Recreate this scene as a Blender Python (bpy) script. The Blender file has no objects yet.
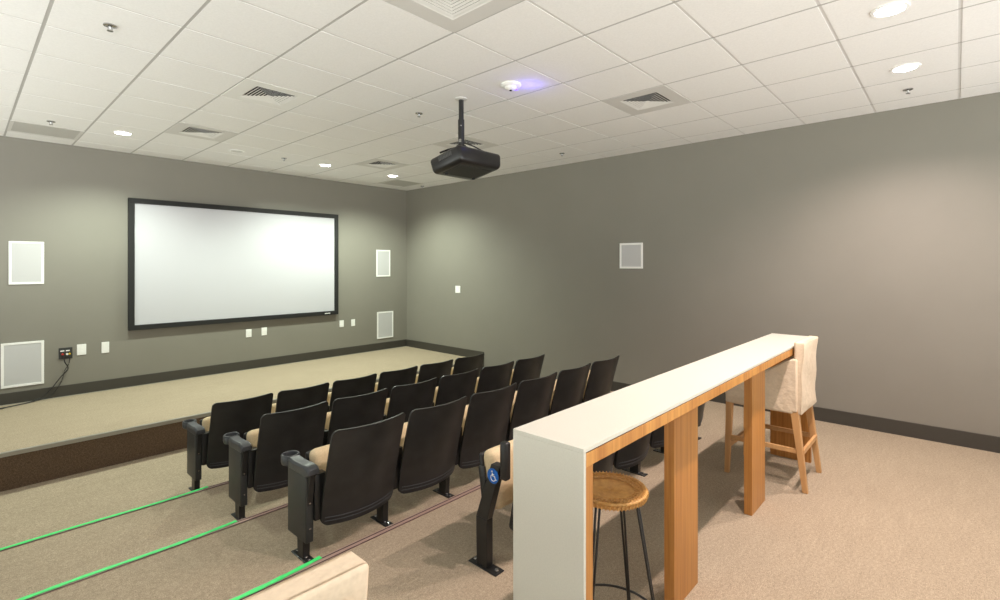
import bpy, bmesh, math, random
from mathutils import Vector, Matrix
random.seed(7)
PI = math.pi
C = bpy.context.scene.collection
sc = bpy.context.scene

# ---------------------------------------------------------------- materials
def srgb(r, g, b):
    def f(c):
        c /= 255.0
        return c/12.92 if c <= .04045 else ((c+.055)/1.055)**2.4
    return (f(r), f(g), f(b), 1)

def mat(name, col, rough=.6, metal=0, spec=.5, noise=None, bump=None, emit=None):
    """noise=(scale, amount, detail), bump=(scale, strength, distance)"""
    m = bpy.data.materials.new(name); m.use_nodes = True
    nt = m.node_tree; b = nt.nodes['Principled BSDF']
    b.inputs['Base Color'].default_value = col
    b.inputs['Roughness'].default_value = rough
    b.inputs['Metallic'].default_value = metal
    b.inputs['Specular IOR Level'].default_value = spec
    tc = nt.nodes.new('ShaderNodeTexCoord')
    if noise:
        n = nt.nodes.new('ShaderNodeTexNoise'); n.inputs['Scale'].default_value = noise[0]
        n.inputs['Detail'].default_value = noise[2] if len(noise) > 2 else 3
        nt.links.new(tc.outputs['Object'], n.inputs['Vector'])
        r = nt.nodes.new('ShaderNodeMapRange')
        r.inputs['From Min'].default_value = .3; r.inputs['From Max'].default_value = .7
        r.inputs['To Min'].default_value = 1-noise[1]; r.inputs['To Max'].default_value = 1+noise[1]
        nt.links.new(n.outputs['Fac'], r.inputs['Value'])
        mx = nt.nodes.new('ShaderNodeVectorMath'); mx.operation = 'SCALE'
        mx.inputs[0].default_value = col[:3]
        nt.links.new(r.outputs['Result'], mx.inputs['Scale'])
        nt.links.new(mx.outputs['Vector'], b.inputs['Base Color'])
    if bump:
        n2 = nt.nodes.new('ShaderNodeTexNoise'); n2.inputs['Scale'].default_value = bump[0]
        n2.inputs['Detail'].default_value = 3
        nt.links.new(tc.outputs['Object'], n2.inputs['Vector'])
        bp = nt.nodes.new('ShaderNodeBump'); bp.inputs['Strength'].default_value = bump[1]
        bp.inputs['Distance'].default_value = bump[2]
        nt.links.new(n2.outputs['Fac'], bp.inputs['Height']); nt.links.new(bp.outputs['Normal'], b.inputs['Normal'])
    if emit:
        b.inputs['Emission Color'].default_value = emit[0]; b.inputs['Emission Strength'].default_value = emit[1]
    return m

def carpet_mat(name, col, streak=.10):
    m = bpy.data.materials.new(name); m.use_nodes = True
    nt = m.node_tree; b = nt.nodes['Principled BSDF']; L = nt.links.new
    b.inputs['Roughness'].default_value = .95; b.inputs['Specular IOR Level'].default_value = .1
    tc = nt.nodes.new('ShaderNodeTexCoord')
    facs = []
    for scale, sx, amt, det in ((190, 1, .30, 2), (60, 1, .14, 3), (14, .3, streak*.35, 4), (1.3, 1, .03, 3)):
        mp = nt.nodes.new('ShaderNodeMapping'); mp.inputs['Scale'].default_value = (sx, 1, 1)
        L(tc.outputs['Object'], mp.inputs['Vector'])
        n = nt.nodes.new('ShaderNodeTexNoise'); n.inputs['Scale'].default_value = scale; n.inputs['Detail'].default_value = det
        L(mp.outputs['Vector'], n.inputs['Vector'])
        r = nt.nodes.new('ShaderNodeMapRange')
        r.inputs['From Min'].default_value = .3; r.inputs['From Max'].default_value = .7
        r.inputs['To Min'].default_value = 1-amt; r.inputs['To Max'].default_value = 1+amt
        L(n.outputs['Fac'], r.inputs['Value']); facs.append(r.outputs['Result'])
    cur = facs[0]
    for f in facs[1:]:
        k = nt.nodes.new('ShaderNodeMath'); k.operation = 'MULTIPLY'; L(cur, k.inputs[0]); L(f, k.inputs[1]); cur = k.outputs[0]
    mx = nt.nodes.new('ShaderNodeVectorMath'); mx.operation = 'SCALE'; mx.inputs[0].default_value = col[:3]
    L(cur, mx.inputs['Scale']); L(mx.outputs['Vector'], b.inputs['Base Color'])
    bp = nt.nodes.new('ShaderNodeBump'); bp.inputs['Strength'].default_value = .5; bp.inputs['Distance'].default_value = .004
    L(facs[0], bp.inputs['Height']); L(bp.outputs['Normal'], b.inputs['Normal'])
    return m

def wood_mat(name, col, col2, axis, rough=.4, freq=60):
    """straight grain: fine stripes running along `axis`"""
    m = bpy.data.materials.new(name); m.use_nodes = True
    nt = m.node_tree; b = nt.nodes['Principled BSDF']; L = nt.links.new
    b.inputs['Roughness'].default_value = rough
    tc = nt.nodes.new('ShaderNodeTexCoord'); mp = nt.nodes.new('ShaderNodeMapping')
    s = [1, 1, 1]; s[axis] = .02
    mp.inputs['Scale'].default_value = s
    L(tc.outputs['Object'], mp.inputs['Vector'])
    n = nt.nodes.new('ShaderNodeTexNoise'); n.inputs['Scale'].default_value = freq; n.inputs['Detail'].default_value = 4
    L(mp.outputs['Vector'], n.inputs['Vector'])
    n2 = nt.nodes.new('ShaderNodeTexNoise'); n2.inputs['Scale'].default_value = freq/5; n2.inputs['Detail'].default_value = 2
    L(mp.outputs['Vector'], n2.inputs['Vector'])
    a = nt.nodes.new('ShaderNodeMath'); a.operation = 'ADD'; L(n.outputs['Fac'], a.inputs[0]); L(n2.outputs['Fac'], a.inputs[1])
    r = nt.nodes.new('ShaderNodeMapRange'); r.inputs['From Min'].default_value = .7; r.inputs['From Max'].default_value = 1.3
    L(a.outputs[0], r.inputs['Value'])
    mx = nt.nodes.new('ShaderNodeMix'); mx.data_type = 'RGBA'
    mx.inputs[6].default_value = col; mx.inputs[7].default_value = col2
    L(r.outputs['Result'], mx.inputs[0]); L(mx.outputs[2], b.inputs['Base Color'])
    return m

def weave_mat(name, col, col2):
    m = bpy.data.materials.new(name); m.use_nodes = True
    nt = m.node_tree; b = nt.nodes['Principled BSDF']; L = nt.links.new
    b.inputs['Roughness'].default_value = .45
    tc = nt.nodes.new('ShaderNodeTexCoord')
    w = nt.nodes.new('ShaderNodeTexNoise'); w.inputs['Scale'].default_value = 40; w.inputs['Detail'].default_value = 3
    L(tc.outputs['Object'], w.inputs['Vector'])
    mx = nt.nodes.new('ShaderNodeMix'); mx.data_type = 'RGBA'; mx.inputs[6].default_value = col; mx.inputs[7].default_value = col2
    L(w.outputs['Fac'], mx.inputs[0]); L(mx.outputs[2], b.inputs['Base Color'])
    return m

M = dict(
    wall=mat('wall_paint', srgb(132, 129, 120), .5, noise=(2.0, .02), bump=(160, .06, .002), spec=.35),
    ceil=mat('ceiling_tile', srgb(230, 229, 227), .9, noise=(90, .03, 4), bump=(220, .25, .002), spec=.1),
    grid=mat('ceiling_grid', srgb(205, 203, 200), .6),
    grid_shaded=mat('ceiling_grid_shaded', srgb(172, 170, 166), .6),  # darker grey paints shade onto the bars that run along Y
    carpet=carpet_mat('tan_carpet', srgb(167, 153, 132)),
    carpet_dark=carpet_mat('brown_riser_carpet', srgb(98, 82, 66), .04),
    base=mat('rubber_baseboard', srgb(63, 60, 54), .5),
    nosing=mat('mauve_nosing', srgb(168, 143, 132), .45),
    nosing_dark=mat('dark_groove', srgb(52, 42, 38), .6),
    nosing_metal=mat('metal_nosing', srgb(170, 168, 160), .35, metal=.6),
    tape=mat('green_tape', srgb(70, 228, 120), .5, noise=(25, .10)),
    shell=mat('black_plastic_shell', (.0175, .0175, .0175, 1), .36, noise=(9, .35, 5), bump=(300, .05, .001)),
    metalb=mat('black_metal', (.014, .014, .014, 1), .35),
    armp=mat('charcoal_arm_plastic', (.045, .049, .054, 1), .34),
    panel=mat('charcoal_end_panel', (.030, .032, .031, 1), .45),
    cup=mat('cup_hole', (.004, .004, .004, 1), .6),
    beige=mat('beige_upholstery', srgb(212, 192, 156), .85, noise=(120, .08), bump=(400, .2, .001)),
    linen=mat('cream_slipcover', srgb(216, 198, 173), .9, noise=(60, .05), bump=(14, .55, .02)),
    slat=mat('white_metal', srgb(225, 224, 220), .5),
    frame_w=mat('white_frame', srgb(240, 240, 238), .5),
    plate=mat('diffuser_plate', srgb(205, 203, 199), .55),
    dark=mat('dark_void', (.01, .01, .01, 1), .9),
    screen=mat('projection_fabric', srgb(190, 190, 196), .95, spec=.1),
    sframe=mat('black_velvet_frame', (.008, .008, .008, 1), .7),
    grille=mat('speaker_grille', srgb(192, 192, 193), .6, bump=(500, .4, .001)),
    stone=mat('white_solid_surface', srgb(208, 207, 196), .3, noise=(180, .03)),
    stone_edge=mat('grey_solid_surface_edge', srgb(215, 212, 200), .4),
    bamboo_v=wood_mat('bamboo_vertical_grain', srgb(200, 142, 74), srgb(166, 108, 48), 2, freq=130),
    bamboo_h=wood_mat('bamboo_apron', srgb(208, 152, 80), srgb(170, 112, 50), 2, freq=70),
    beech=wood_mat('beech_leg', srgb(206, 162, 110), srgb(190, 142, 92), 2, .5, 30),
    rattan=weave_mat('rattan_weave', srgb(232, 186, 112), srgb(176, 120, 58)),
    chrome=mat('chrome', (.5, .5, .5, 1), .25, metal=1),
    white=mat('white_plastic', srgb(238, 238, 236), .4),
    blue=mat('blue_sticker', srgb(0, 98, 190), .4),
    red=mat('red_plug', srgb(200, 40, 30), .4),
    yellow=mat('yellow_plug', srgb(225, 190, 40), .4),
    bluecable=mat('blue_cable', srgb(30, 80, 220), .4),
    proj=mat('projector_shell', (.010, .0095, .010, 1), .3, noise=(30, .1)),
    proj_under=mat('projector_underside', (.012, .012, .012, 1), .5),
    vent=mat('grey_vent', (.09, .09, .09, 1), .5),
    glass=mat('lens_glass', (.02, .02, .03, 1), .05),
    lampoff=mat('unlit_lens', srgb(210, 210, 206), .5),
    lamp=mat('lit_lens', (1, 1, 1, 1), .5, emit=((1, .98, .94, 1), 30)),
    led=mat('violet_led', (.2, .15, 1, 1), .5, emit=((.2, .1, 1, 1), 2)),
)

# ---------------------------------------------------------------- mesh helpers
def obj(name, bm, m, parent=None, smooth=None, bevel=0, seg=2):
    me = bpy.data.meshes.new(name); bm.normal_update(); bm.to_mesh(me); bm.free()
    for x in (m if isinstance(m, (list, tuple)) else [m]): me.materials.append(x)
    o = bpy.data.objects.new(name, me); C.objects.link(o)
    if parent: o.parent = parent
    if smooth is not None:
        for p in me.polygons: p.use_smooth = True
        me.set_sharp_from_angle(angle=math.radians(smooth))
    if bevel:
        b = o.modifiers.new('bevel', 'BEVEL'); b.width = bevel; b.segments = seg; b.limit_method = 'ANGLE'; b.angle_limit = math.radians(35)
    return o

def tag(o, label=None, cat=None, group=None, kind=None):
    if label: o['label'] = label
    if cat: o['category'] = cat
    if group: o['group'] = group
    if kind: o['kind'] = kind
    return o

def thing(name, label, cat, loc, rz=0, group=None):
    o = bpy.data.objects.new(name, None); C.objects.link(o); o.location = loc; o.rotation_euler = (0, 0, rz)
    o.empty_display_size = .05
    return tag(o, label, cat, group)

def struct(name, bm, m, **k):
    o = obj(name, bm, m, **k); o['kind'] = 'structure'; return o

def box(bm, x0, x1, y0, y1, z0, z1, mi=0, mtx=None):
    v = [bm.verts.new(p) for p in ((x0, y0, z0), (x1, y0, z0), (x1, y1, z0), (x0, y1, z0), (x0, y0, z1), (x1, y0, z1), (x1, y1, z1), (x0, y1, z1))]
    for f in ((0, 3, 2, 1), (4, 5, 6, 7), (0, 1, 5, 4), (1, 2, 6, 5), (2, 3, 7, 6), (3, 0, 4, 7)):
        bm.faces.new([v[i] for i in f]).material_index = mi
    if mtx: bmesh.ops.transform(bm, matrix=mtx, verts=v)
    return v

def hexa(bm, bot, top, mi=0):
    """bot, top: four points each, counter-clockwise from above"""
    v = [bm.verts.new(p) for p in list(bot)+list(top)]
    for f in ((3, 2, 1, 0), (4, 5, 6, 7), (0, 1, 5, 4), (1, 2, 6, 5), (2, 3, 7, 6), (3, 0, 4, 7)):
        bm.faces.new([v[i] for i in f]).material_index = mi
    return v

def lathe(bm, prof, n=32, c=(0, 0, 0), mi=0, mtx=None, cap=True):
    rings = []; allv = []
    for r, z in prof:
        ring = [bm.verts.new((c[0]+r*math.cos(2*PI*i/n), c[1]+r*math.sin(2*PI*i/n), c[2]+z)) for i in range(n)]
        rings.append(ring); allv += ring
    for a, b in zip(rings, rings[1:]):
        for i in range(n):
            bm.faces.new((a[i], a[(i+1) % n], b[(i+1) % n], b[i])).material_index = mi
    if cap:
        bm.faces.new(list(reversed(rings[0]))).material_index = mi
        bm.faces.new(rings[-1]).material_index = mi
    if mtx: bmesh.ops.transform(bm, matrix=mtx, verts=allv)
    bmesh.ops.recalc_face_normals(bm, faces=bm.faces)
    return allv

def smooth_pts(pts, k=6):
    P = [Vector(p) for p in pts]; out = []
    for i in range(len(P)-1):
        p0 = P[max(i-1, 0)]; p1 = P[i]; p2 = P[i+1]; p3 = P[min(i+2, len(P)-1)]
        for j in range(k):
            t = j/k
            out.append(.5*((2*p1)+(p2-p0)*t+(2*p0-5*p1+4*p2-p3)*t*t+(3*p1-p0-3*p2+p3)*t**3))
    out.append(P[-1]); return out

def tube(bm, pts, r, n=8, mi=0, closed=False):
    P = [Vector(p) for p in pts]; rings = []
    N = len(P)
    for i, p in enumerate(P):
        if closed: d = (P[(i+1) % N]-P[i-1])
        else: d = P[min(i+1, N-1)]-P[max(i-1, 0)]
        d.normalize()
        up = Vector((0, 0, 1)) if abs(d.z) < .95 else Vector((1, 0, 0))
        a = d.cross(up).normalized(); b = d.cross(a).normalized()
        rr = r[i] if isinstance(r, (list, tuple)) else r
        rings.append([bm.verts.new(p+a*rr*math.cos(2*PI*k/n)+b*rr*math.sin(2*PI*k/n)) for k in range(n)])
    pairs = list(zip(rings, rings[1:]))
    if closed: pairs.append((rings[-1], rings[0]))
    for A, B in pairs:
        for k in range(n):
            bm.faces.new((A[k], A[(k+1) % n], B[(k+1) % n], B[k])).material_index = mi
    if not closed:
        bm.faces.new(rings[0]).material_index = mi; bm.faces.new(list(reversed(rings[-1]))).material_index = mi
    bmesh.ops.recalc_face_normals(bm, faces=bm.faces)

def rbox(bm, x0, x1, y0, y1, z0, z1, r, seg=4, mi=0, mtx=None):
    b2 = bmesh.new(); box(b2, x0, x1, y0, y1, z0, z1)
    bmesh.ops.bevel(b2, geom=b2.edges[:], offset=r, segments=seg, profile=.5, affect='EDGES')
    if mtx: bmesh.ops.transform(b2, matrix=mtx, verts=b2.verts[:])
    me = bpy.data.meshes.new('tmp'); b2.to_mesh(me); b2.free()
    n0 = len(bm.faces); bm.from_mesh(me); bpy.data.meshes.remove(me)
    bm.faces.ensure_lookup_table()
    for f in bm.faces[n0:]: f.material_index = mi

def copy_tree(o, parent=None):
    c = o.copy(); C.objects.link(c)
    if parent: c.parent = parent
    for ch in [x for x in bpy.data.objects if x.parent == o]: copy_tree(ch, c)
    return c

# ---------------------------------------------------------------- room dimensions (metres)
XW, YW, H = 6.19, 8.27, 3.173          # right wall, screen wall, ceiling
XL, YB = -2.0, -2.6                    # how far the open sides run
EY = [2.635, 3.635, 4.64, 6.15]        # tier edges (back tier, second, first, stage edge)
EZ = [0.0, -.11, -.22, -.33]           # levels: back, row 3, row 2, front floor

bm = bmesh.new(); box(bm, XL, XW, YB, EY[0], -.6, 0); struct('floor', bm, M['carpet'])
bm = bmesh.new(); box(bm, XL, XW, EY[0], EY[1], -.6, EZ[1]); struct('floor.001', bm, M['carpet'])
bm = bmesh.new(); box(bm, XL, XW, EY[1], EY[2], -.6, EZ[2]); struct('floor.002', bm, M['carpet'])
bm = bmesh.new(); box(bm, XL, XW, EY[2], EY[3], -.6, EZ[3]); struct('floor.003', bm, M['carpet'])
bm = bmesh.new(); box(bm, XL, XW, EY[3]+.012, YW, -.6, 0); struct('stage_floor', bm, M['carpet'])
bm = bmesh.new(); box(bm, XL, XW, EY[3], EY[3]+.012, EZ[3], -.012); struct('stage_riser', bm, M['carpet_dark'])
bm = bmesh.new(); box(bm, XL, XW+.15, YW, YW+.15, -.6, H+.1); struct('wall_front', bm, M['wall'])
bm = bmesh.new(); box(bm, XW, XW+.15, YB, YW, -.6, H+.1); struct('wall_right', bm, M['wall'])

# nosings
for k, (y, z) in enumerate(zip(EY[:3], EZ[:3])):
    bm = bmesh.new()
    box(bm, XL, XW-.014, y-.045, y+.006, z-.03, z+.004, 0)
    box(bm, XL, XW-.014, y-.045, y-.039, z+.004, z+.0055, 1)
    box(bm, XL, XW-.014, y-.012, y-.006, z+.004, z+.0055, 1)
    struct('trim_%d' % (k+1), bm, [M['nosing'], M['nosing_dark']])
bm = bmesh.new()
box(bm, XL, XW-.014, EY[3]-.006, EY[3]+.03, -.004, .005); box(bm, XL, XW-.014, EY[3]-.008, EY[3], -.03, .004)
struct('trim_4', bm, M['nosing_metal'])
# baseboards
BH = .14
bm = bmesh.new(); box(bm, XL, XW-.012, YW-.012, YW, 0, BH); struct('baseboard_front', bm, M['base'], bevel=.003)
bm = bmesh.new()
box(bm, XW-.012, XW, EY[3]-.09, YW-.012, -.33, BH)
box(bm, XW-.012, XW, EY[2], EY[3]-.09, EZ[3], EZ[3]+BH)
box(bm, XW-.012, XW, EY[1], EY[2], EZ[2], EZ[2]+BH)
box(bm, XW-.012, XW, EY[0], EY[1], EZ[1], EZ[1]+BH)
box(bm, XW-.012, XW, YB, EY[0], 0, BH)
struct('baseboard_right', bm, M['base'])
bm = bmesh.new(); box(bm, XL, XW-.02, YW-.022, YW-.012, 0, .006); struct('trim_5', bm, M['nosing_metal'])

# ---------------------------------------------------------------- ceiling
GX, GY, T = 2.1935, 1.8113, .6096
special = {(-1, 7), (3, 7), (5, 9), (3, 4), (3, 0), (-1, 0), (-1, 4), (-3, 9)}
bm = bmesh.new()
box(bm, XL, XW, YB, YW, H+.02, H+.12, 0)
# grid bars (flush plane at H)
g = .0095
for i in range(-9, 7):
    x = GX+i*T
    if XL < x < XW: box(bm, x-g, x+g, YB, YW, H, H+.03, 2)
for j in range(-8, 11):
    y = GY+j*T
    if YB < y < YW: box(bm, XL, XW, y-g, y+g, H+.0008, H+.03, 1)
box(bm, XL, XW, YW-.02, YW, H, H+.03, 1); box(bm, XW-.02, XW, YB, YW, H, H+.03, 1)
for i in range(-9, 7):
    for j in range(-8, 11):
        if (i, j) in special: continue
        x0, x1 = max(GX+i*T, XL)+g-.001, min(GX+(i+1)*T, XW)-g+.001
        y0, y1 = max(GY+j*T, YB)+g-.001, min(GY+(j+1)*T, YW)-g+.001
        if x1-x0 < .03 or y1-y0 < .03: continue
        d, b = .0015, .001
        hexa(bm, [(x0+b, y0+b, H-d), (x1-b, y0+b, H-d), (x1-b, y1-b, H-d), (x0+b, y1-b, H-d)],
             [(x0, y0, H+.02), (x1, y0, H+.02), (x1, y1, H+.02), (x0, y1, H+.02)], 0)
struct('ceiling', bm, [M['ceil'], M['grid'], M['grid_shaded']])

# ceiling diffusers
def diffuser(i, j, label, pm='plate'):
    cx, cy = GX+(i+.5)*T, GY+(j+.5)*T
    t = thing('ceiling_diffuser', label, 'ceiling vent', (cx, cy, H), 0, 'four-way ceiling air diffusers')
    a, s = T/2-.004, .183
    bm = bmesh.new()
    for q in range(4):
        mt = Matrix.Rotation(q*PI/2, 4, 'Z')
        hexa(bm, [mt @ Vector(p) for p in ((-a, -a, -.004), (a, -a, -.004), (s, -s, -.004), (-s, -s, -.004))],
             [mt @ Vector(p) for p in ((-a, -a, .004), (a, -a, .004), (s, -s, .004), (-s, -s, .004))])
    obj('plate', bm, M[pm], t)
    bm = bmesh.new()
    box(bm, -s, s, -s, s, .0185, .0195)
    obj('duct', bm, M['dark'], t)
    bm = bmesh.new()
    n = 7
    for k in range(n):
        ro = s*(1-k/n); ri = ro-.0145 if k < n-1 else .004
        zi, zo, th = .003, -.004, .0015
        for q in range(4):
            mt = Matrix.Rotation(q*PI/2, 4, 'Z')
            hexa(bm, [mt @ Vector(p) for p in ((-ro, -ro, zo), (ro, -ro, zo), (ri, -ri, zi-th), (-ri, -ri, zi-th))],
                 [mt @ Vector(p) for p in ((-ro, -ro, zo+th), (ro, -ro, zo+th), (ri, -ri, zi), (-ri, -ri, zi))])
    obj('louvre', bm, M['slat'], t)
diffuser(-1, 0, 'large white four-way air diffuser cut off by the top edge of the photo')
diffuser(-1, 4, 'white ceiling air diffuser with dark slots, left of the projector pole', 'slat')
diffuser(-1, 7, 'grey ceiling air diffuser nearest the lit downlight above the left speaker')
diffuser(3, 7, 'small far air diffuser between two lit downlights near the screen wall')
diffuser(3, 4, 'ceiling air diffuser partly hidden behind the black projector')
diffuser(3, 0, 'white ceiling air diffuser with dark slots near the right wall')

def return_panel(i, j, label):
    cx, cy = GX+(i+.5)*T, GY+(j+.5)*T
    t = thing('return_grille', label, 'ceiling panel', (cx, cy, H), 0, 'flat return air panels')
    a = T/2-.004
    bm = bmesh.new()
    for q in range(4):
        mt = Matrix.Rotation(q*PI/2, 4, 'Z')
        hexa(bm, [mt @ Vector(p) for p in ((-a, -a, -.005), (a, -a, -.005), (a-.03, -a+.03, -.003), (-a+.03, -a+.03, -.003))],
             [mt @ Vector(p) for p in ((-a, -a, .004), (a, -a, .004), (a-.03, -a+.03, .004), (-a+.03, -a+.03, .004))])
    obj('frame', bm, M['plate'], t)
    bm = bmesh.new(); box(bm, -a+.03, a-.03, -a+.03, a-.03, -.001, .003); obj('grille', bm, M['grille_c'], t)
M['grille_c'] = mat('perforated_panel', srgb(182, 180, 175), .7)
return_panel(-3, 9, 'flat grey return air panel above the upper left wall speaker')
return_panel(5, 9, 'flat grey return air panel in the far corner of the ceiling')

# downlights
WARM = (1.0, .81, .75); COOL = (.90, 1.0, .84)
def downlight(x, y, label, lit=True, col=WARM, power=60, dead=False, k=1.0):
    t = thing('downlight', label, 'ceiling light', (x, y, H-.006), 0, 'round recessed downlights')
    bm = bmesh.new(); lathe(bm, [(.072, .004), (.075, -.004), (.092, -.003), (.094, .004)], 40, cap=False)
    obj('trim_ring', bm, M['frame_w'], t, smooth=40)
    bm = bmesh.new(); lathe(bm, [(.001, -.002), (.073, -.002), (.073, .003), (.001, .003)], 40, cap=False)
    obj('lens', bm, M['lamp'] if lit else M['lampoff'], t)
    if lit:
        l = bpy.data.lights.new('downlight_lamp', 'SPOT'); l.energy = power; l.color = col
        l.spot_size = math.radians(146); l.spot_blend = .7; l.shadow_soft_size = .03
        o = bpy.data.objects.new('downlight_lamp', l); C.objects.link(o); o.parent = t; o.location = (0, 0, -.025)
PW, PC = 178, 222
downlight(1.276, 7.05, 'lit round downlight above the wall left of the screen', col=COOL, power=PC)
downlight(2.505, 7.06, 'unlit pale round ceiling light above the screen', lit=False)
downlight(3.765, 7.05, 'lit round downlight above the right half of the screen', col=COOL, power=PC)
downlight(4.985, 7.05, 'lit round downlight nearest the far corner', col=COOL, power=PC)
downlight(3.744, .291, 'lit round downlight cut by the top edge of the photo', power=PW)
downlight(4.929, .291, 'bright round downlight over the open floor near the right wall', power=PW)
# the same row of lamps continues to the left over the camera
downlight(2.52, .291, 'lit round downlight over the near end of the bar', power=PW)

# sprinklers
def sprinkler(x, y, label):
    t = thing('sprinkler', label, 'sprinkler', (x, y, H-.006), 0, 'ceiling fire sprinklers')
    bm = bmesh.new(); lathe(bm, [(.001, .004), (.036, .004), (.036, -.002), (.022, -.008), (.001, -.008)], 24, cap=False); obj('escutcheon', bm, M['chrome'], t, smooth=40)
    bm = bmesh.new(); lathe(bm, [(.001, -.006), (.009, -.006), (.006, -.02), (.004, -.030), (.001, -.030)], 12, cap=False)
    box(bm, -.012, -.008, -.002, .002, -.030, -.01); box(bm, .008, .012, -.002, .002, -.030, -.01)
    obj('sprinkler_head', bm, M['chrome'], t)
    bm = bmesh.new(); lathe(bm, [(.001, -.030), (.017, -.030), (.017, -.033), (.001, -.033)], 16, cap=False); obj('deflector', bm, M['chrome'], t)
sprinkler(.650, 3.952, 'chrome ceiling sprinkler nearest the upper left corner of the photo')
sprinkler(.661, 7.041, 'small ceiling sprinkler beside the grey return air panel at far left')
sprinkler(3.115, 3.959, 'ceiling sprinkler just left of the projector pole')
sprinkler(3.126, 7.032, 'small ceiling sprinkler above the middle of the screen')
sprinkler(5.537, 3.941, 'ceiling sprinkler near the right wall, right of the projector')
sprinkler(6.02, 7.55, 'tiny ceiling sprinkler beside the far corner, left of the projector')
sprinkler(5.548, .308, 'ceiling sprinkler below the bright downlight at right')

# ceiling detector with violet light
t = thing('ceiling_detector', 'white domed ceiling detector glowing violet, right of projector pole', 'detector', (3.14, 2.76, H-.006))
bm = bmesh.new(); lathe(bm, [(.085, .004), (.088, -.008), (.080, -.016), (.050, -.021)], 40, cap=False); obj('base', bm, M['white'], t, smooth=50)
bm = bmesh.new(); lathe(bm, [(.052, -.018), (.050, -.026), (.038, -.038), (.022, -.044), (.001, -.045)], 32, cap=False); obj('dome', bm, M['white'], t, smooth=50)
bm = bmesh.new(); lathe(bm, [(.012, -.043), (.012, -.051), (.001, -.052)], 16, cap=False); obj('sensor', bm, M['cup'], t, smooth=50)
bm = bmesh.new(); box(bm, .056, .076, -.034, -.006, -.026, -.014, mtx=Matrix.Rotation(.3, 4, 'Z')); obj('indicator_light', bm, M['led'], t)
l = bpy.data.lights.new('violet_glow', 'POINT'); l.energy = 1.0; l.color = (.16, .12, 1); l.shadow_soft_size = .02
o = bpy.data.objects.new('violet_glow', l); C.objects.link(o); o.parent = t; o.location = (.11, -.11, -.10)

# ---------------------------------------------------------------- screen wall fixtures
CZ = 1.65
t = thing('projection_screen', 'wide white projection screen in a black frame on the end wall', 'projection screen', (3.08, YW, .74))
x0, x1, z0, z1 = 1.548-3.08, 4.632-3.08, CZ-.882-.74, CZ+.912-.74
fw = .068; yd0, yd1 = -.065, -.012
bm = bmesh.new()
for (a, b, c, d) in ((x0, x1, z0, z0+fw), (x0, x1, z1-fw, z1), (x0, x0+fw, z0+fw, z1-fw), (x1-fw, x1, z0+fw, z1-fw)):
    box(bm, a, b, yd0, yd1, c, d)
fr = obj('screen_frame', bm, M['sframe'], t, bevel=.004)
bm = bmesh.new(); box(bm, x0+.02, x1-.02, -.045, -.04, z0+.02, z1-.02); obj('screen_fabric', bm, M['screen'], t)
for xx in (x0+.4, x1-.4):
    for zz in (z0+.05, z1-.1):
        bm = bmesh.new(); box(bm, xx-.03, xx+.03, -.04, 0, zz, zz+.05); obj('wall_bracket', bm, M['metalb'], t)
bm = bmesh.new()
for k in range(5): box(bm, x1-.26+k*.021, x1-.26+k*.021+.014, yd0-.0015, yd0, z0+.022, z0+.040)
obj('maker_mark', bm, M['frame_w'], fr)

def speaker(x0, x1, z0, z1, label, wall='f'):
    """flush in-wall speaker, x along the wall"""
    w, h = x1-x0, z1-z0; cx = (x0+x1)/2
    if wall == 'f': t = thing('wall_speaker', label, 'speaker', (cx, YW, z0), 0, 'white flush wall speakers')
    else: t = thing('wall_speaker', label, 'speaker', (XW, cx, z0), -PI/2, 'white flush wall speakers')
    b = .026
    bm = bmesh.new()
    for (a, e, c, d) in ((-w/2, w/2, 0, b), (-w/2, w/2, h-b, h), (-w/2, -w/2+b, b, h-b), (w/2-b, w/2, b, h-b)): box(bm, a, e, -.012, 0, c, d)
    obj('frame', bm, M['frame_w'], t, bevel=.002)
    bm = bmesh.new(); box(bm, -w/2+b, w/2-b, -.007, 0, b, h-b); obj('grille', bm, M['grille'], t)
speaker(.401, .712, CZ-.229, CZ+.287, 'white rectangular wall speaker left of the screen, upper of two')
speaker(.335, .712, CZ-1.452, CZ-.922, 'large white wall speaker just above the baseboard at far left')
speaker(5.465, 5.784, CZ-.220, CZ+.300, 'white rectangular wall speaker right of the screen, upper of two')
speaker(5.484, 5.856, CZ-1.43, CZ-.908, 'white wall speaker above the baseboard by the far corner')
speaker(3.087, 3.429, CZ-.044, CZ+.303, 'square white wall speaker alone on the right wall', 'r')

def wallplate(cx, z0, label, wall='f', w=.085, h=.125, kind='outlet'):
    if wall == 'f': t = thing('wall_plate', label, 'wall plate', (cx, YW, z0), 0, 'white wall plates')
    else: t = thing('wall_plate', label, 'wall plate', (XW, cx, z0), -PI/2, 'white wall plates')
    bm = bmesh.new(); box(bm, -w/2, w/2, -.009, 0, 0, h); obj('cover', bm, M['white'], t, bevel=.004)
    bm = bmesh.new()
    if kind == 'outlet':
        box(bm, -.017, .017, -.012, -.009, h/2+.006, h/2+.034); box(bm, -.017, .017, -.012, -.009, h/2-.034, h/2-.006)
        obj('socket', bm, M['frame_w'], t, bevel=.003)
    else:
        box(bm, -.017, .017, -.0125, -.009, h/2-.033, h/2+.033); obj('rocker', bm, M['frame_w'], t, bevel=.002)
wallplate(1.068, CZ-1.150, 'white wall plate beside the black cable plate', w=.092, h=.138)
wallplate(1.310, CZ-1.155, 'white wall plate between the black cable plate and the screen', w=.08, h=.145, kind='switch')
wallplate(3.113, CZ-1.140, 'left one of two white outlets under the middle of the screen')
wallplate(3.352, CZ-1.134, 'right one of two white outlets under the middle of the screen')
wallplate(4.730, CZ-1.130, 'white outlet just below the right corner of the screen')
wallplate(4.964, CZ-1.130, 'white outlet nearest the lower far speaker', w=.08)
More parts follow.
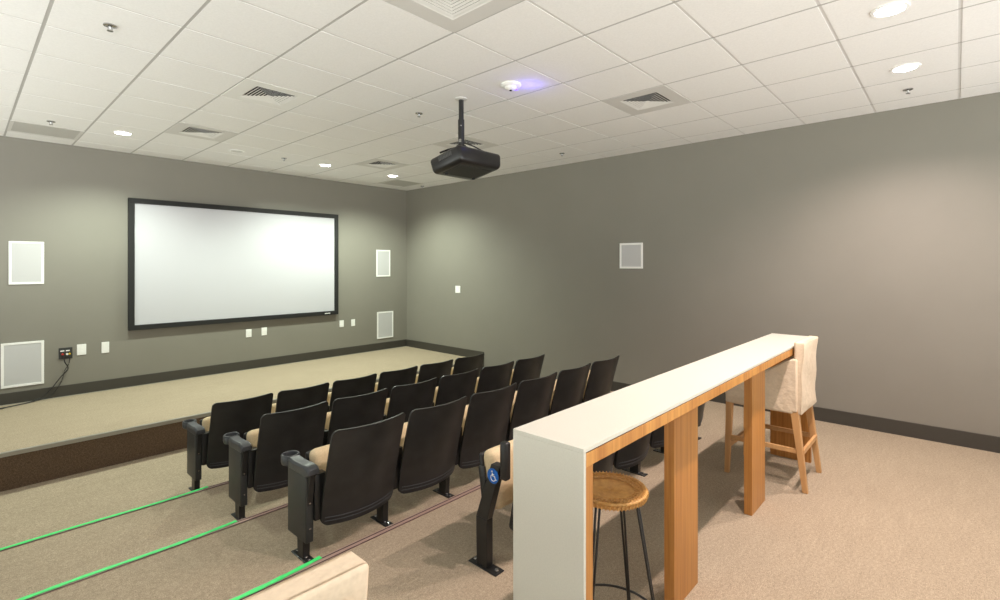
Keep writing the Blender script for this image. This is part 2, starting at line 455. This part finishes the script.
wallplate(6.728, CZ-.505, 'white switch plate alone on the right wall near the corner', 'r', w=.13, h=.128, kind='switch')

t = thing('cable_plate', 'black wall plate with coloured cable plugs at far left', 'wall plate', (.913, YW, CZ-1.177))
bm = bmesh.new(); box(bm, -.066, .066, -.01, 0, 0, .14); obj('cover', bm, M['panel'], t, bevel=.004)
for x, z, mname in ((-.03, .06, 'red'), (.012, .06, 'white'), (.036, .06, 'yellow')):
    bm = bmesh.new(); lathe(bm, [(.001, 0), (.011, 0), (.011, .03), (.001, .03)], 12, c=(0, 0, 0), cap=False, mtx=Matrix.Translation((x, -.008, z)) @ Matrix.Rotation(PI/2, 4, 'X'))
    obj('plug', bm, M[mname], t, smooth=40)
bm = bmesh.new()
for x in (-.032, .02): box(bm, x-.018, x+.018, -.013, -.01, .095, .108)
obj('jack', bm, M['frame_w'], t)
bm = bmesh.new()
yw = YW-.022
tube(bm, smooth_pts([(.883, yw-.02, .53), (.90, yw-.03, .44), (.93, yw-.02, .35), (.86, yw-.01, .25), (.78, yw-.012, .13), (.70, yw-.03, .05), (.58, yw-.07, .012), (.40, yw-.14, .008), (.33, yw-.2, .008), (.30, yw-.17, .018), (.26, yw-.2, .008), (.1, yw-.23, .008), (-.5, yw-.15, .008)], 8), .0055, 8)
tube(bm, smooth_pts([(.95, yw-.02, .53), (.94, yw-.03, .42), (.90, yw-.02, .33), (.87, yw-.01, .20), (.80, yw-.012, .07), (.74, yw-.03, .03), (.60, yw-.08, .012), (.42, yw-.15, .008), (.33, yw-.15, .008), (.2, yw-.22, .008)], 8), .004, 8)
tag(obj('cable', bm, M['metalb'], None, smooth=60), 'thin black cables hanging from the black plate onto the stage carpet', 'cable')

# ---------------------------------------------------------------- projector
t = thing('ceiling_projector', 'black projector hanging from the ceiling on a black pole', 'projector', (3.104, 3.33, H-.006))
bm = bmesh.new(); lathe(bm, [(.001, .004), (.055, .004), (.055, -.004), (.03, -.010), (.001, -.010)], 32, cap=False); obj('ceiling_flange', bm, M['plate'], t, smooth=40)
bm = bmesh.new(); lathe(bm, [(.001, 0), (.023, 0), (.023, -.19), (.029, -.19), (.029, -.44), (.001, -.44)], 24, cap=False)
pole = obj('pole', bm, M['metalb'], t, smooth=40)
bm = bmesh.new()
box(bm, -.030, -.02, -.022, .002, -.40, -.37)
obj('pole_clip', bm, M['chrome'], pole)
bm = bmesh.new(); lathe(bm, [(.001, 0), (.006, 0), (.006, .005), (.001, .005)], 10, cap=False, mtx=Matrix.Translation((-.02, -.020, -.25)) @ Matrix.Rotation(PI/2, 4, 'X') @ Matrix.Rotation(-.8, 4, 'Y'))
obj('screw', bm, M['chrome'], pole)
bm = bmesh.new()
box(bm, -.09, .09, -.09, .09, -.47, -.455); box(bm, -.03, .03, -.03, .03, -.46, -.42)
for sx in (-1, 1):
    for sy in (-1, 1): tube(bm, [(0, 0, -.45), (sx*.09, sy*.08, -.465), (sx*.16, sy*.11, -.50)], .009, 8)
obj('mount_bracket', bm, M['metalb'], t)
tilt = Matrix.Translation((.051, -.015, -.585)) @ Matrix.Rotation(math.radians(-11), 4, 'X')
bm = bmesh.new()
rbox(bm, -.27, .27, -.205, .205, -.078, .072, .036, 5)
for v in bm.verts:
    if v.co.z < 0:
        k = 1-.06*min(1, -v.co.z/.075); v.co.x *= k; v.co.y *= k
bmesh.ops.transform(bm, matrix=tilt, verts=bm.verts[:])
obj('projector_body', bm, M['proj'], t, smooth=45)
bm = bmesh.new(); 
for k in range(9): box(bm, -.2715, -.262, -.10+k*.02, -.088+k*.02, .005, .045, mtx=tilt)
obj('exhaust_vent', bm, M['vent'], t)
bm = bmesh.new(); lathe(bm, [(.001, .0), (.045, .0), (.05, .03), (.04, .03), (.036, .012), (.001, .012)], 24, cap=False, mtx=tilt @ Matrix.Translation((.08, .175, 0)) @ Matrix.Rotation(-PI/2, 4, 'X'))
obj('lens', bm, M['glass'], t, smooth=40)
bm = bmesh.new(); rbox(bm, -.20, .20, -.12, .12, -.082, -.073, .004, 2, mtx=tilt)
for sx in (-.17, .17): lathe(bm, [(.001, -.095), (.014, -.095), (.014, -.075), (.001, -.075)], 12, c=(sx, .1, 0), cap=False, mtx=tilt)
obj('underside_cover', bm, M['proj_under'], t)
bm = bmesh.new()
tube(bm, smooth_pts([(.02, -.02, -.44), (.10, -.06, -.45), (.16, -.12, -.48), (.22, -.15, -.515)], 6), .006, 8)
obj('blue_cable', bm, M['bluecable'], t, smooth=60)
bm = bmesh.new()
tube(bm, smooth_pts([(.01, -.02, -.40), (.08, -.08, -.43), (.15, -.10, -.455), (.24, -.14, -.49), (.26, -.12, -.52)], 6), .006, 8)
tube(bm, smooth_pts([(-.01, -.02, -.42), (.06, -.10, -.47), (.12, -.14, -.49), (.20, -.16, -.51)], 6), .005, 8)
obj('signal_cable', bm, M['metalb'], t, smooth=60)

# ---------------------------------------------------------------- auditorium seats
PITCH = .56
def grid_shell(bm, w, z0, z1, cx, yf, thick, rtop, rbot, nu=18, nv=16, crown=0.0):
    """curved panel with rounded corners; yf(x in -1..1, s in 0..1) is the rear surface"""
    rows = []
    H_ = z1-z0
    ss = []
    for k in range(6): ss.append(rbot*(1-math.cos(k/5*PI/2))/H_)
    n_mid = nv-10
    a, b = rbot/H_, 1-rtop/H_
    for k in range(1, n_mid): ss.append(a+(b-a)*k/n_mid)
    for k in range(6): ss.append(1-rtop*(1-math.sin(k/5*PI/2))/H_)
    ss = sorted(set(round(x, 5) for x in ss))
    rear, front = [], []
    for s in ss:
        z = z0+s*H_
        ins = 0
        if z < z0+rbot: q = (z0+rbot-z)/rbot; ins = rbot*(1-math.sqrt(max(0, 1-q*q)))
        if z > z1-rtop: q = (z-z1+rtop)/rtop; ins = rtop*(1-math.sqrt(max(0, 1-q*q)))
        hw = w/2-ins
        R, F = [], []
        for i in range(nu+1):
            u = -1+2*i/nu; x = u*hw; un = x/(w/2)
            y = yf(un, s); zz = z+crown*(1-un*un)*s - .012*(1-un*un)*(1-s)
            R.append(bm.verts.new((cx+x, y, zz))); F.append(bm.verts.new((cx+x, y+thick, zz)))
        rear.append(R); front.append(F)
    n = len(rear)
    for j in range(n-1):
        for i in range(nu):
            bm.faces.new((rear[j][i], rear[j][i+1], rear[j+1][i+1], rear[j+1][i]))
            bm.faces.new((front[j][i+1], front[j][i], front[j+1][i], front[j+1][i+1]))
        bm.faces.new((front[j][0], rear[j][0], rear[j+1][0], front[j+1][0]))
        bm.faces.new((rear[j][nu], front[j][nu], front[j+1][nu], rear[j+1][nu]))
    for i in range(nu):
        bm.faces.new((front[0][i], front[0][i+1], rear[0][i+1], rear[0][i]))
        bm.faces.new((rear[n-1][i], rear[n-1][i+1], front[n-1][i+1], front[n-1][i]))

def back_y(u, s):
    # s 0 bottom, 1 top; sides come forward, the middle bulges to the rear
    return -.128-.15*s**1.25 - .052*(1-u*u)

def leg_bm(x, arm=True):
    bm = bmesh.new()
    box(bm, x-.030, x+.030, -.115, .085, 0, .007)
    for yy in (-.09, -.05, .06):
        lathe(bm, [(.001, .007), (.011, .007), (.009, .014), (.001, .014)], 8, c=(x, yy, 0), cap=False, mi=1)
    hexa(bm, [(x-.022, -.055, .007), (x+.022, -.055, .007), (x+.022, .015, .007), (x-.022, .015, .007)],
         [(x-.022, -.075, .50), (x+.022, -.075, .50), (x+.022, .035, .50), (x-.022, .035, .50)])
    hexa(bm, [(x-.018, -.09, .22), (x+.018, -.09, .22), (x+.018, .11, .22), (x-.018, .11, .22)],
         [(x-.018, -.13, .53), (x+.018, -.13, .53), (x+.018, .16, .53), (x-.018, .16, .53)])
    return bm

def arm_bm(x, wide=True):
    """moulded arm: a curved paddle with a round cup ring at the front end"""
    bm = bmesh.new()
    hw = .040 if wide else .027
    pts = [(-.150, .530, .562, hw*.9), (-.130, .522, .574, hw), (-.09, .520, .580, hw), (-.03, .520, .575, hw), (.04, .520, .572, hw), (.10, .52, .578, hw*1.0)]
    prev = None
    rings = []
    for y, zb, zt, w in pts:
        r = [(x-w, y, zb), (x-w, y, zt-.014), (x-w*.72, y, zt), (x+w*.72, y, zt), (x+w, y, zt-.014), (x+w, y, zb)]
        rings.append([bm.verts.new(p) for p in r])
    for a, b in zip(rings, rings[1:]):
        for k in range(6): bm.faces.new((a[k], a[(k+1) % 6], b[(k+1) % 6], b[k]))
    bm.faces.new(rings[0]); bm.faces.new(list(reversed(rings[-1])))
    if wide:
        c = (x, .155, 0)
        lathe(bm, [(.032, .515), (.050, .518), (.056, .535), (.056, .572), (.050, .581), (.043, .578), (.040, .56), (.037, .52), (.032, .515)], 32, c=c, cap=False)
    else:
        rbox(bm, x-hw, x+hw, .08, .15, .512, .578, .012, 3)
    bmesh.ops.recalc_face_normals(bm, faces=bm.faces)
    return bm

def make_seat(kind):
    """kind: 'aisle' (left end with cup arm and side panel), 'mid', 'last' (closes the row at right), 'access'"""
    t = thing('auditorium_seat', 'x', 'auditorium seat', (0, 0, 0))
    cx = .3105
    bm = bmesh.new()
    grid_shell(bm, .516, .20, .805, cx, back_y, .016, .036, .045, crown=-.004)
    br = obj('backrest', bm, M['shell'], t, smooth=38, bevel=.004)
    bm = bmesh.new()
    for s0 in (.055, .092):
        z = .195+s0*.605
        pts = []
        for i in range(17):
            u = -.92+1.84*i/16
            pts.append((cx+u*.258, back_y(u, s0)+.001, z-.012*(1-u*u)))
        tube(bm, pts, .0038, 6)
    obj('rib', bm, M['armp'], br, smooth=60)
    bm = bmesh.new()
    grid_shell(bm, .40, .26, .775, cx, lambda u, s: back_y(u*.81, s*.85+.1)+.017, .035, .05, .05)
    obj('back_cushion', bm, M['beige'], t, smooth=50)
    # tipped-up seat
    mt = Matrix.Translation((.25 if kind == 'access' else .289, .005, .45)) @ Matrix.Rotation(math.radians(-8), 4, 'X')
    bm = bmesh.new(); rbox(bm, -.225, .225, -.05, .05, -.16, .165, .042, 5, mtx=mt)
    for v in bm.verts:
        pass
    obj('seat', bm, M['beige'], t, smooth=60)
    bm = bmesh.new(); rbox(bm, -.232, .232, .030, .064, -.165, .150, .016, 3, mtx=mt)
    rbox(bm, -.242, -.226, .015 if kind == 'access' else -.055, .06, -.165, .085, .007, 2, mtx=mt); rbox(bm, .226, .242, -.055, .06, -.165, .085, .007, 2, mtx=mt)
    obj('seat_pan', bm, M['shell'], t, smooth=50)
    if kind != 'access':
        bm = bmesh.new(); rbox(bm, .019, .095, -.125, -.062, .24, .515, .006, 2); obj('hinge_bracket', bm, M['metalb'], t, smooth=40)
        obj('leg', leg_bm(0), [M['metalb'], M['chrome']], t, bevel=.003)
    if kind == 'aisle':
        obj('armrest', arm_bm(.0), M['armp'], t, smooth=40, bevel=.003)
        bm = bmesh.new(); lathe(bm, [(.001, .528), (.0375, .528), (.0375, .531), (.001, .531)], 24, c=(0, .155, 0), cap=False)
        obj('cup_holder', bm, M['cup'], t)
        bm = bmesh.new(); rbox(bm, -.028, .022, -.105, .135, .115, .53, .008, 3)
        obj('end_panel', bm, M['panel'], t, smooth=40)
        for z in (.2, .35, .48):
            bm = bmesh.new(); lathe(bm, [(.001, 0), (.006, 0), (.005, .003), (.001, .003)], 10, cap=False, mtx=Matrix.Translation((-.003, -.105, z)) @ Matrix.Rotation(PI/2, 4, 'X'))
            obj('screw', bm, M['chrome'], t)
    elif kind in ('mid', 'last'):
        obj('armrest', arm_bm(0, False), M['armp'], t, smooth=40, bevel=.003)
    if kind == 'last':
        obj('leg', leg_bm(PITCH), [M['metalb'], M['chrome']], t, bevel=.003)
        obj('armrest', arm_bm(PITCH+.004), M['armp'], t, smooth=40, bevel=.003)
        bm = bmesh.new(); lathe(bm, [(.001, .528), (.0375, .528), (.0375, .531), (.001, .531)], 24, c=(PITCH+.004, .155, 0), cap=False)
        obj('cup_holder', bm, M['cup'], t)
        bm = bmesh.new(); rbox(bm, PITCH-.012, PITCH+.042, -.105, .135, .115, .52, .008, 3); obj('end_panel', bm, M['panel'], t, smooth=40)
    if kind == 'access':
        # accessible aisle seat: raked standard, swing-up arm and round sign
        bm = bmesh.new()
        x = -.01
        box(bm, x-.035, x+.035, -.11, .10, 0, .008)
        for yy in (-.085, .075): lathe(bm, [(.001, .008), (.014, .008), (.012, .018), (.001, .018)], 10, c=(x, yy, 0), cap=False, mi=1)
        hexa(bm, [(x-.024, -.035, .008), (x+.024, -.035, .008), (x+.024, .045, .008), (x-.024, .045, .008)],
             [(x-.024, -.035, .27), (x+.024, -.035, .27), (x+.024, .050, .27), (x-.024, .050, .27)])
        hexa(bm, [(x-.024, -.035, .27), (x+.024, -.035, .27), (x+.024, .050, .27), (x-.024, .050, .27)],
             [(x-.024, -.130, .585), (x+.024, -.130, .585), (x+.024, -.065, .585), (x-.024, -.065, .585)])
        obj('leg', bm, [M['metalb'], M['chrome']], t, bevel=.004)
        bm = bmesh.new(); rbox(bm, x-.030, x+.014, -.178, -.130, .52, .72, .012, 3)
        box(bm, x-.015, x+.02, -.15, -.09, .53, .57)
        obj('swing_arm', bm, M['metalb'], t, smooth=40)
        sg = Matrix.Translation((x-.0245, -.082, .525)) @ Matrix.Rotation(-PI/2, 4, 'Y') 
        bm = bmesh.new(); lathe(bm, [(.001, 0), (.040, 0), (.040, .003), (.001, .003)], 32, cap=False, mtx=sg)
        s_ = obj('access_sign', bm, M['blue'], t)
        bm = bmesh.new()
        # wheelchair user symbol, drawn in the plane of the sign: a = towards the rear, b = up
        def P(a, b): return (x-.029, -.082-a, .525+b)
        arc = [P(.004+.017*math.cos(th), -.008+.017*math.sin(th)) for th in [math.radians(d) for d in range(100, 350, 18)]]
        tube(bm, arc, .0024, 6)
        tube(bm, [P(-.002, .017), P(0, .002), P(.014, .002), P(.022, -.016), P(.029, -.013)], .0028, 6)
        tube(bm, [P(-.001, .010), P(.011, .010)], .0022, 6)
        lathe(bm, [(.001, 0), (.0048, 0), (.0048, .003), (.001, .003)], 12, cap=False, mtx=Matrix.Translation(P(-.003, .025)) @ Matrix.Rotation(-PI/2, 4, 'Y'))
        obj('sign_symbol', bm, M['frame_w'], s_)
    return t

protos = {k: make_seat(k) for k in ('aisle', 'mid', 'last', 'access')}
used = set()
X0 = 1.41
ROWS = [('front row', 4.94, EZ[3], X0, 6), ('second row', 3.925, EZ[2], X0, 6), ('third row', 2.925, EZ[1], X0, 6), ('short back row beside the bar', 1.905, 0.0, X0+PITCH-.004, 5)]
NTH = ['leftmost', 'second from left', 'third from left', 'fourth from left', 'fifth from left', 'sixth from left']
for rn, y, z, xs, n in ROWS:
    for k in range(n):
        if k == 0: kind = 'access' if n == 5 else 'aisle'
        elif k == n-1: kind = 'last'
        else: kind = 'mid'
        o = protos[kind] if kind not in used else copy_tree(protos[kind])
        used.add(kind)
        o.location = (xs+k*PITCH, y, z)
        if kind == 'access':
            o['label'] = 'folded beige and black seat with a round blue wheelchair sign beside the bar'
        elif kind == 'aisle':
            o['label'] = 'black auditorium seat with cup-holder arm at the left end of the %s' % rn
        elif kind == 'last':
            o['label'] = 'black auditorium seat at the right end of the %s' % rn
        else:
            o['label'] = 'black-backed folded auditorium seat, %s in the %s' % (NTH[k], rn)
        o['group'] = 'auditorium seats in the %s' % rn

# ---------------------------------------------------------------- green tape
def tape(y, z, x0, x1, label, dy0=-.01):
    bm = bmesh.new(); n = 60; A = []
    for i in range(n+1):
        x = x0+(x1-x0)*i/n
        w = .015+.002*math.sin(i*1.7)+random.uniform(-.001, .001)
        yc = y-.018+.004*math.sin(i*.23)+(.018*max(0, (x-x1+.35)/.35)**2)
        A.append([bm.verts.new(p) for p in ((x, yc-w, z+.0062), (x, yc+w, z+.0062), (x, yc+w, z+.0078), (x, yc-w, z+.0078))])
    for a, b in zip(A, A[1:]):
        for k in range(4): bm.faces.new((a[k], a[(k+1) % 4], b[(k+1) % 4], b[k]))
    bm.faces.new(A[0]); bm.faces.new(list(reversed(A[-1])))
    bmesh.ops.recalc_face_normals(bm, faces=bm.faces)
    tag(obj('floor_tape', bm, M['tape']), label, 'tape', 'green tape along the step edges')
tape(EY[2], EZ[2], -.6, 1.42, 'farthest strip of green tape, ending at the front row seat')
tape(EY[1], EZ[1], -.6, 1.29, 'middle strip of green tape, ending at the second row seat')
tape(EY[0], EZ[0], -.6, 1.38, 'nearest short strip of green tape, ending at the third row seat')

# ---------------------------------------------------------------- bar counter
t = thing('bar_counter', 'long white-topped bar counter with wooden plank legs', 'bar counter', (0, 0, 0))
bx0, bx1, by0, by1, bz = 1.378, 4.86, .895, 1.20, 1.05
st, wd = .015, .050
bm = bmesh.new(); box(bm, bx0, bx1, by0, by1, bz-st, bz)
obj('countertop', bm, M['stone'], t, bevel=.0015)
for a, b in ((bx0, bx0+st), (bx1-st, bx1)):
    bm = bmesh.new(); box(bm, a, b, by0, by1, 0, bz-st); obj('end_cladding', bm, M['stone'], t, bevel=.0015)
bm = bmesh.new(); box(bm, bx0+st, bx1-st, by0+.004, by1-.004, bz-st-.004, bz-st); obj('shadow_gap', bm, M['nosing_dark'], t)
bm = bmesh.new(); box(bm, bx0+st, bx1-st, by0, by1, bz-st-wd, bz-st-.004); obj('apron', bm, M['bamboo_h'], t, bevel=.0015)
for a, b in ((bx0+st, bx0+st+.042), (bx1-st-.042, bx1-st)):
    bm = bmesh.new(); box(bm, a, b, by0, by1, 0, bz-st-wd); obj('end_panel', bm, M['bamboo_v'], t, bevel=.0015)
for a, b in ((2.305, 2.60), (3.53, 3.83)):
    bm = bmesh.new(); box(bm, a, b, .99, 1.04, 0, bz-st-wd); obj('leg', bm, M['bamboo_v'], t, bevel=.0015)

# ---------------------------------------------------------------- rattan stool
t = thing('rattan_stool', 'round rattan-topped stool on thin black metal legs under the bar', 'stool', (1.915, 1.11, 0))
R, sh = .150, .685
bm = bmesh.new()
NR, NA = 12, 72
rings = []
for i in range(NR+1):
    r = .004+(R-.012)*i/NR
    rings.append([bm.verts.new((r*math.cos(2*PI*k/NA), r*math.sin(2*PI*k/NA), sh-.006+(.0022 if (k//2+i) % 2 else -.0012)-.006*(1-(i/NR)**2))) for k in range(NA)])
for a, b in zip(rings, rings[1:]):
    for k in range(NA): bm.faces.new((a[k], a[(k+1) % NA], b[(k+1) % NA], b[k]))
bm.faces.new(rings[0])
lathe(bm, [(.02, sh-.02), (R-.01, sh-.02), (R-.01, sh-.024), (.02, sh-.024)], 40, cap=False)
seat = obj('seat', bm, M['rattan'], t, smooth=35)
bm = bmesh.new()
for dz, rr in ((0, R), (-.014, R-.004)):
    tube(bm, [(rr*math.cos(2*PI*k/48), rr*math.sin(2*PI*k/48), sh-.006+dz) for k in range(48)], .009, 8, closed=True)
# wrapping
for k in range(60):
    a = 2*PI*k/60; ca, sa = math.cos(a), math.sin(a)
    tube(bm, [((R-.012)*ca, (R-.012)*sa, sh+.004), (R*ca, R*sa, sh+.007), ((R+.012)*ca, (R+.012)*sa, sh-.008), ((R+.004)*ca, (R+.004)*sa, sh-.028)], .0028, 5)
# woven loops near the rim
for k in range(36):
    a = 2*PI*k/36; c = Vector(((R-.034)*math.cos(a), (R-.034)*math.sin(a), sh-.001))
    tube(bm, [(c.x+.013*math.cos(q*PI/4), c.y+.013*math.sin(q*PI/4), c.z) for q in range(8)], .0022, 5, closed=True)
obj('rim', bm, M['rattan'], seat, smooth=50)
a0 = math.radians(-83)
for q in range(4):
    a = a0+q*PI/2; ca, sa = math.cos(a), math.sin(a)
    bm = bmesh.new()
    for s in (-1, 1):
        ox, oy = -sa*s*.009, ca*s*.009
        tube(bm, [((R-.03)*ca+ox*1.0, (R-.03)*sa+oy*1.0, sh-.02), (.235*ca+ox*.35, .235*sa+oy*.35, .012)], .0052, 8)
    tube(bm, [(.235*ca+.008*sa, .235*sa-.008*ca, .010), (.235*ca-.008*sa, .235*sa+.008*ca, .010)], .0055, 8)
    obj('leg', bm, M['metalb'], t, smooth=50)
bm = bmesh.new(); rr = .220
tube(bm, [(rr*math.cos(2*PI*k/48), rr*math.sin(2*PI*k/48), .12) for k in range(48)], .0055, 8, closed=True)
tube(bm, [((R-.02)*math.cos(2*PI*k/32), (R-.02)*math.sin(2*PI*k/32), sh-.026) for k in range(32)], .005, 6, closed=True)
obj('foot_ring', bm, M['metalb'], t, smooth=50)

# ---------------------------------------------------------------- slipcovered bar stools
def cover_bm():
    """cloth over the seat, the side arms and the back; origin on the floor under the middle, facing +Y"""
    bm = bmesh.new()
    hw = .235
    yb0, yf = -.26, .28                # back plane bottom, front edge
    # back slab, leaning slightly to the rear, rounded
    b2 = bmesh.new()
    box(b2, -hw, hw, -.070, 0, 0, .53)
    bmesh.ops.subdivide_edges(b2, edges=b2.edges[:], cuts=9, use_grid_fill=True)
    bmesh.ops.bevel(b2, geom=[e for e in b2.edges if e.calc_face_angle(0) > 1], offset=.012, segments=3, profile=.5, affect='EDGES')
    for v in b2.verts:
        z = v.co.z
        v.co.y += -.165-.032*(z/.53)-.012*math.sin(z*23+v.co.x*9)*.35 - .02*(1-z/.53)**3
        v.co.x += (.012*(1-z/.53) - .006*(z/.53))*(1 if v.co.x > 0 else -1)*.5
        v.co.z = .555+z
    me = bpy.data.meshes.new('tmp'); b2.to_mesh(me); b2.free(); bm.from_mesh(me); bpy.data.meshes.remove(me)
    return bm

def skirt_bm():
    bm = bmesh.new(); hw = .255
    rbox(bm, -hw+.006, hw-.006, -.19, .28, .56, .715, .02, 3)
    for v in bm.verts:
        if v.co.z < .60:
            v.co.z -= .012+.008*math.sin(v.co.x*40+v.co.y*31)
            v.co.x *= 1.03; v.co.y *= 1.02
    return bm

def arm_side_bm(s):
    bm = bmesh.new(); hw = .25
    a, b = (s*hw-.03, s*hw+.004) if s > 0 else (s*hw-.004, s*hw+.03)
    prof = [(-.22, .57), (.282, .565), (.285, .68), (.27, .705), (.16, .73), (.06, .79), (-.04, .87), (-.13, .935), (-.19, .96), (-.22, .96)]
    A = [bm.verts.new((a, y, z)) for y, z in prof]; B = [bm.verts.new((b, y, z)) for y, z in prof]
    bm.faces.new(A); bm.faces.new(list(reversed(B)))
    for k in range(len(prof)): bm.faces.new((A[k], B[k], B[(k+1) % len(prof)], A[(k+1) % len(prof)]))
    bmesh.ops.recalc_face_normals(bm, faces=bm.faces)
    return bm

def leg_taper(x0, y0, z0, x1, y1, w0, w1):
    bm = bmesh.new()
    hexa(bm, [(x1-w1, y1-w1, 0), (x1+w1, y1-w1, 0), (x1+w1, y1+w1, 0), (x1-w1, y1+w1, 0)],
         [(x0-w0, y0-w0, z0), (x0+w0, y0-w0, z0), (x0+w0, y0+w0, z0), (x0-w0, y0+w0, z0)])
    return bm

def make_slip_stool():
    t = thing('upholstered_bar_stool', 'x', 'bar stool', (0, 0, 0), 0, 'cream slipcovered bar stools')
    obj('back_cover', cover_bm(), M['linen'], t, smooth=50)
    obj('seat_cover', skirt_bm(), M['linen'], t, smooth=50)
    for s in (-1, 1): obj('side_cover', arm_side_bm(s), M['linen'], t, bevel=.012, seg=3, smooth=40)
    for sx in (-1, 1):
        obj('leg', leg_taper(sx*.215, -.195, .60, sx*.243, -.272, .026, .017), M['beech'], t, bevel=.003)
        obj('leg', leg_taper(sx*.225, .255, .60, sx*.240, .272, .024, .017), M['beech'], t, bevel=.003)
    bm = bmesh.new(); box(bm, -.232, .232, .250, .272, .20, .235); obj('footrest', bm, M['beech'], t, bevel=.003)
    for sx in (-1, 1):
        bm = bmesh.new(); box(bm, sx*.235-.010, sx*.235+.010, -.255, .26, .268, .303); obj('stretcher', bm, M['beech'], t, bevel=.003)
    bm = bmesh.new(); box(bm, -.232, .232, -.262, -.242, .268, .303); obj('stretcher', bm, M['beech'], t, bevel=.003)
    return t
def add_tie(t):
    # cloth tie at the rear corner
    bm = bmesh.new()
    for dx, dz in ((0, 0), (.012, -.05)):
        tube(bm, smooth_pts([(.175, -.268, 1.035+dz*.2), (.186+dx, -.276, 1.01), (.176+dx*1.5, -.277, .985), (.190+dx, -.274, .955+dz*.6)], 5), .006, 6)
    obj('tie', bm, M['linen'], t, smooth=60)
s1 = make_slip_stool(); s1.location = (4.395, 1.078, 0)
s1['label'] = 'cream slipcovered bar stool with pale wooden legs at the far end of the bar'
s2 = copy_tree(s1); add_tie(s2); s2.location = (.300, 1.092, 0)
s2['label'] = 'cream stool back poking up at the bottom edge beside the green tape'

# ---------------------------------------------------------------- light, camera
REAR, LEFT = 4.7, 2.4
w = bpy.data.worlds.new('world'); sc.world = w; w.use_nodes = True
nt = w.node_tree; bg = nt.nodes['Background']
# made-up fill through the two open sides: bright below eye level, dim above;
# added to lift the ceiling, tinted greenish from the left, neutral from the back
def nd(t, **k):
    n = nt.nodes.new(t)
    for a, b in k.items(): setattr(n, a, b)
    return n
tc = nd('ShaderNodeTexCoord'); sp = nd('ShaderNodeSeparateXYZ'); nt.links.new(tc.outputs['Generated'], sp.inputs[0])
def rng(src, a, b, c, d):
    m = nd('ShaderNodeMapRange', interpolation_type='SMOOTHSTEP')
    for k, v in zip(('From Min', 'From Max', 'To Min', 'To Max'), (a, b, c, d)): m.inputs[k].default_value = v
    nt.links.new(src, m.inputs['Value']); return m.outputs['Result']
side = rng(sp.outputs['X'], -.9, -.5, 1, 0)          # 1 towards the open left side
low = rng(sp.outputs['Z'], -.14, .08, 1, 0)
sl = nd('ShaderNodeMix', data_type='FLOAT'); sl.inputs[2].default_value = REAR; sl.inputs[3].default_value = LEFT
nt.links.new(side, sl.inputs[0])
st_ = nd('ShaderNodeMath', operation='MULTIPLY_ADD'); st_.inputs[2].default_value = .3
nt.links.new(sl.outputs[0], st_.inputs[0]); nt.links.new(low, st_.inputs[1])
cm = nd('ShaderNodeMix', data_type='RGBA'); cm.inputs[6].default_value = (.97, .98, .96, 1); cm.inputs[7].default_value = (.97, 1.0, .91, 1)
nt.links.new(side, cm.inputs[0]); nt.links.new(cm.outputs[2], bg.inputs[0]); nt.links.new(st_.outputs[0], bg.inputs[1])

cam = bpy.data.cameras.new('camera'); co = bpy.data.objects.new('camera', cam); C.objects.link(co)
cam.sensor_width = 36; cam.lens = 497.17/1000*36; cam.shift_y = -34.72/1000
co.location = (0, 0, CZ); co.rotation_euler = (PI/2, 0, -.8281)
cam.clip_start = .05
sc.camera = co
sc.view_settings.view_transform = 'Standard'; sc.view_settings.look = 'None'
sc.view_settings.gamma = 1; sc.view_settings.use_curve_mapping = False
sc.view_settings.exposure = 0.0
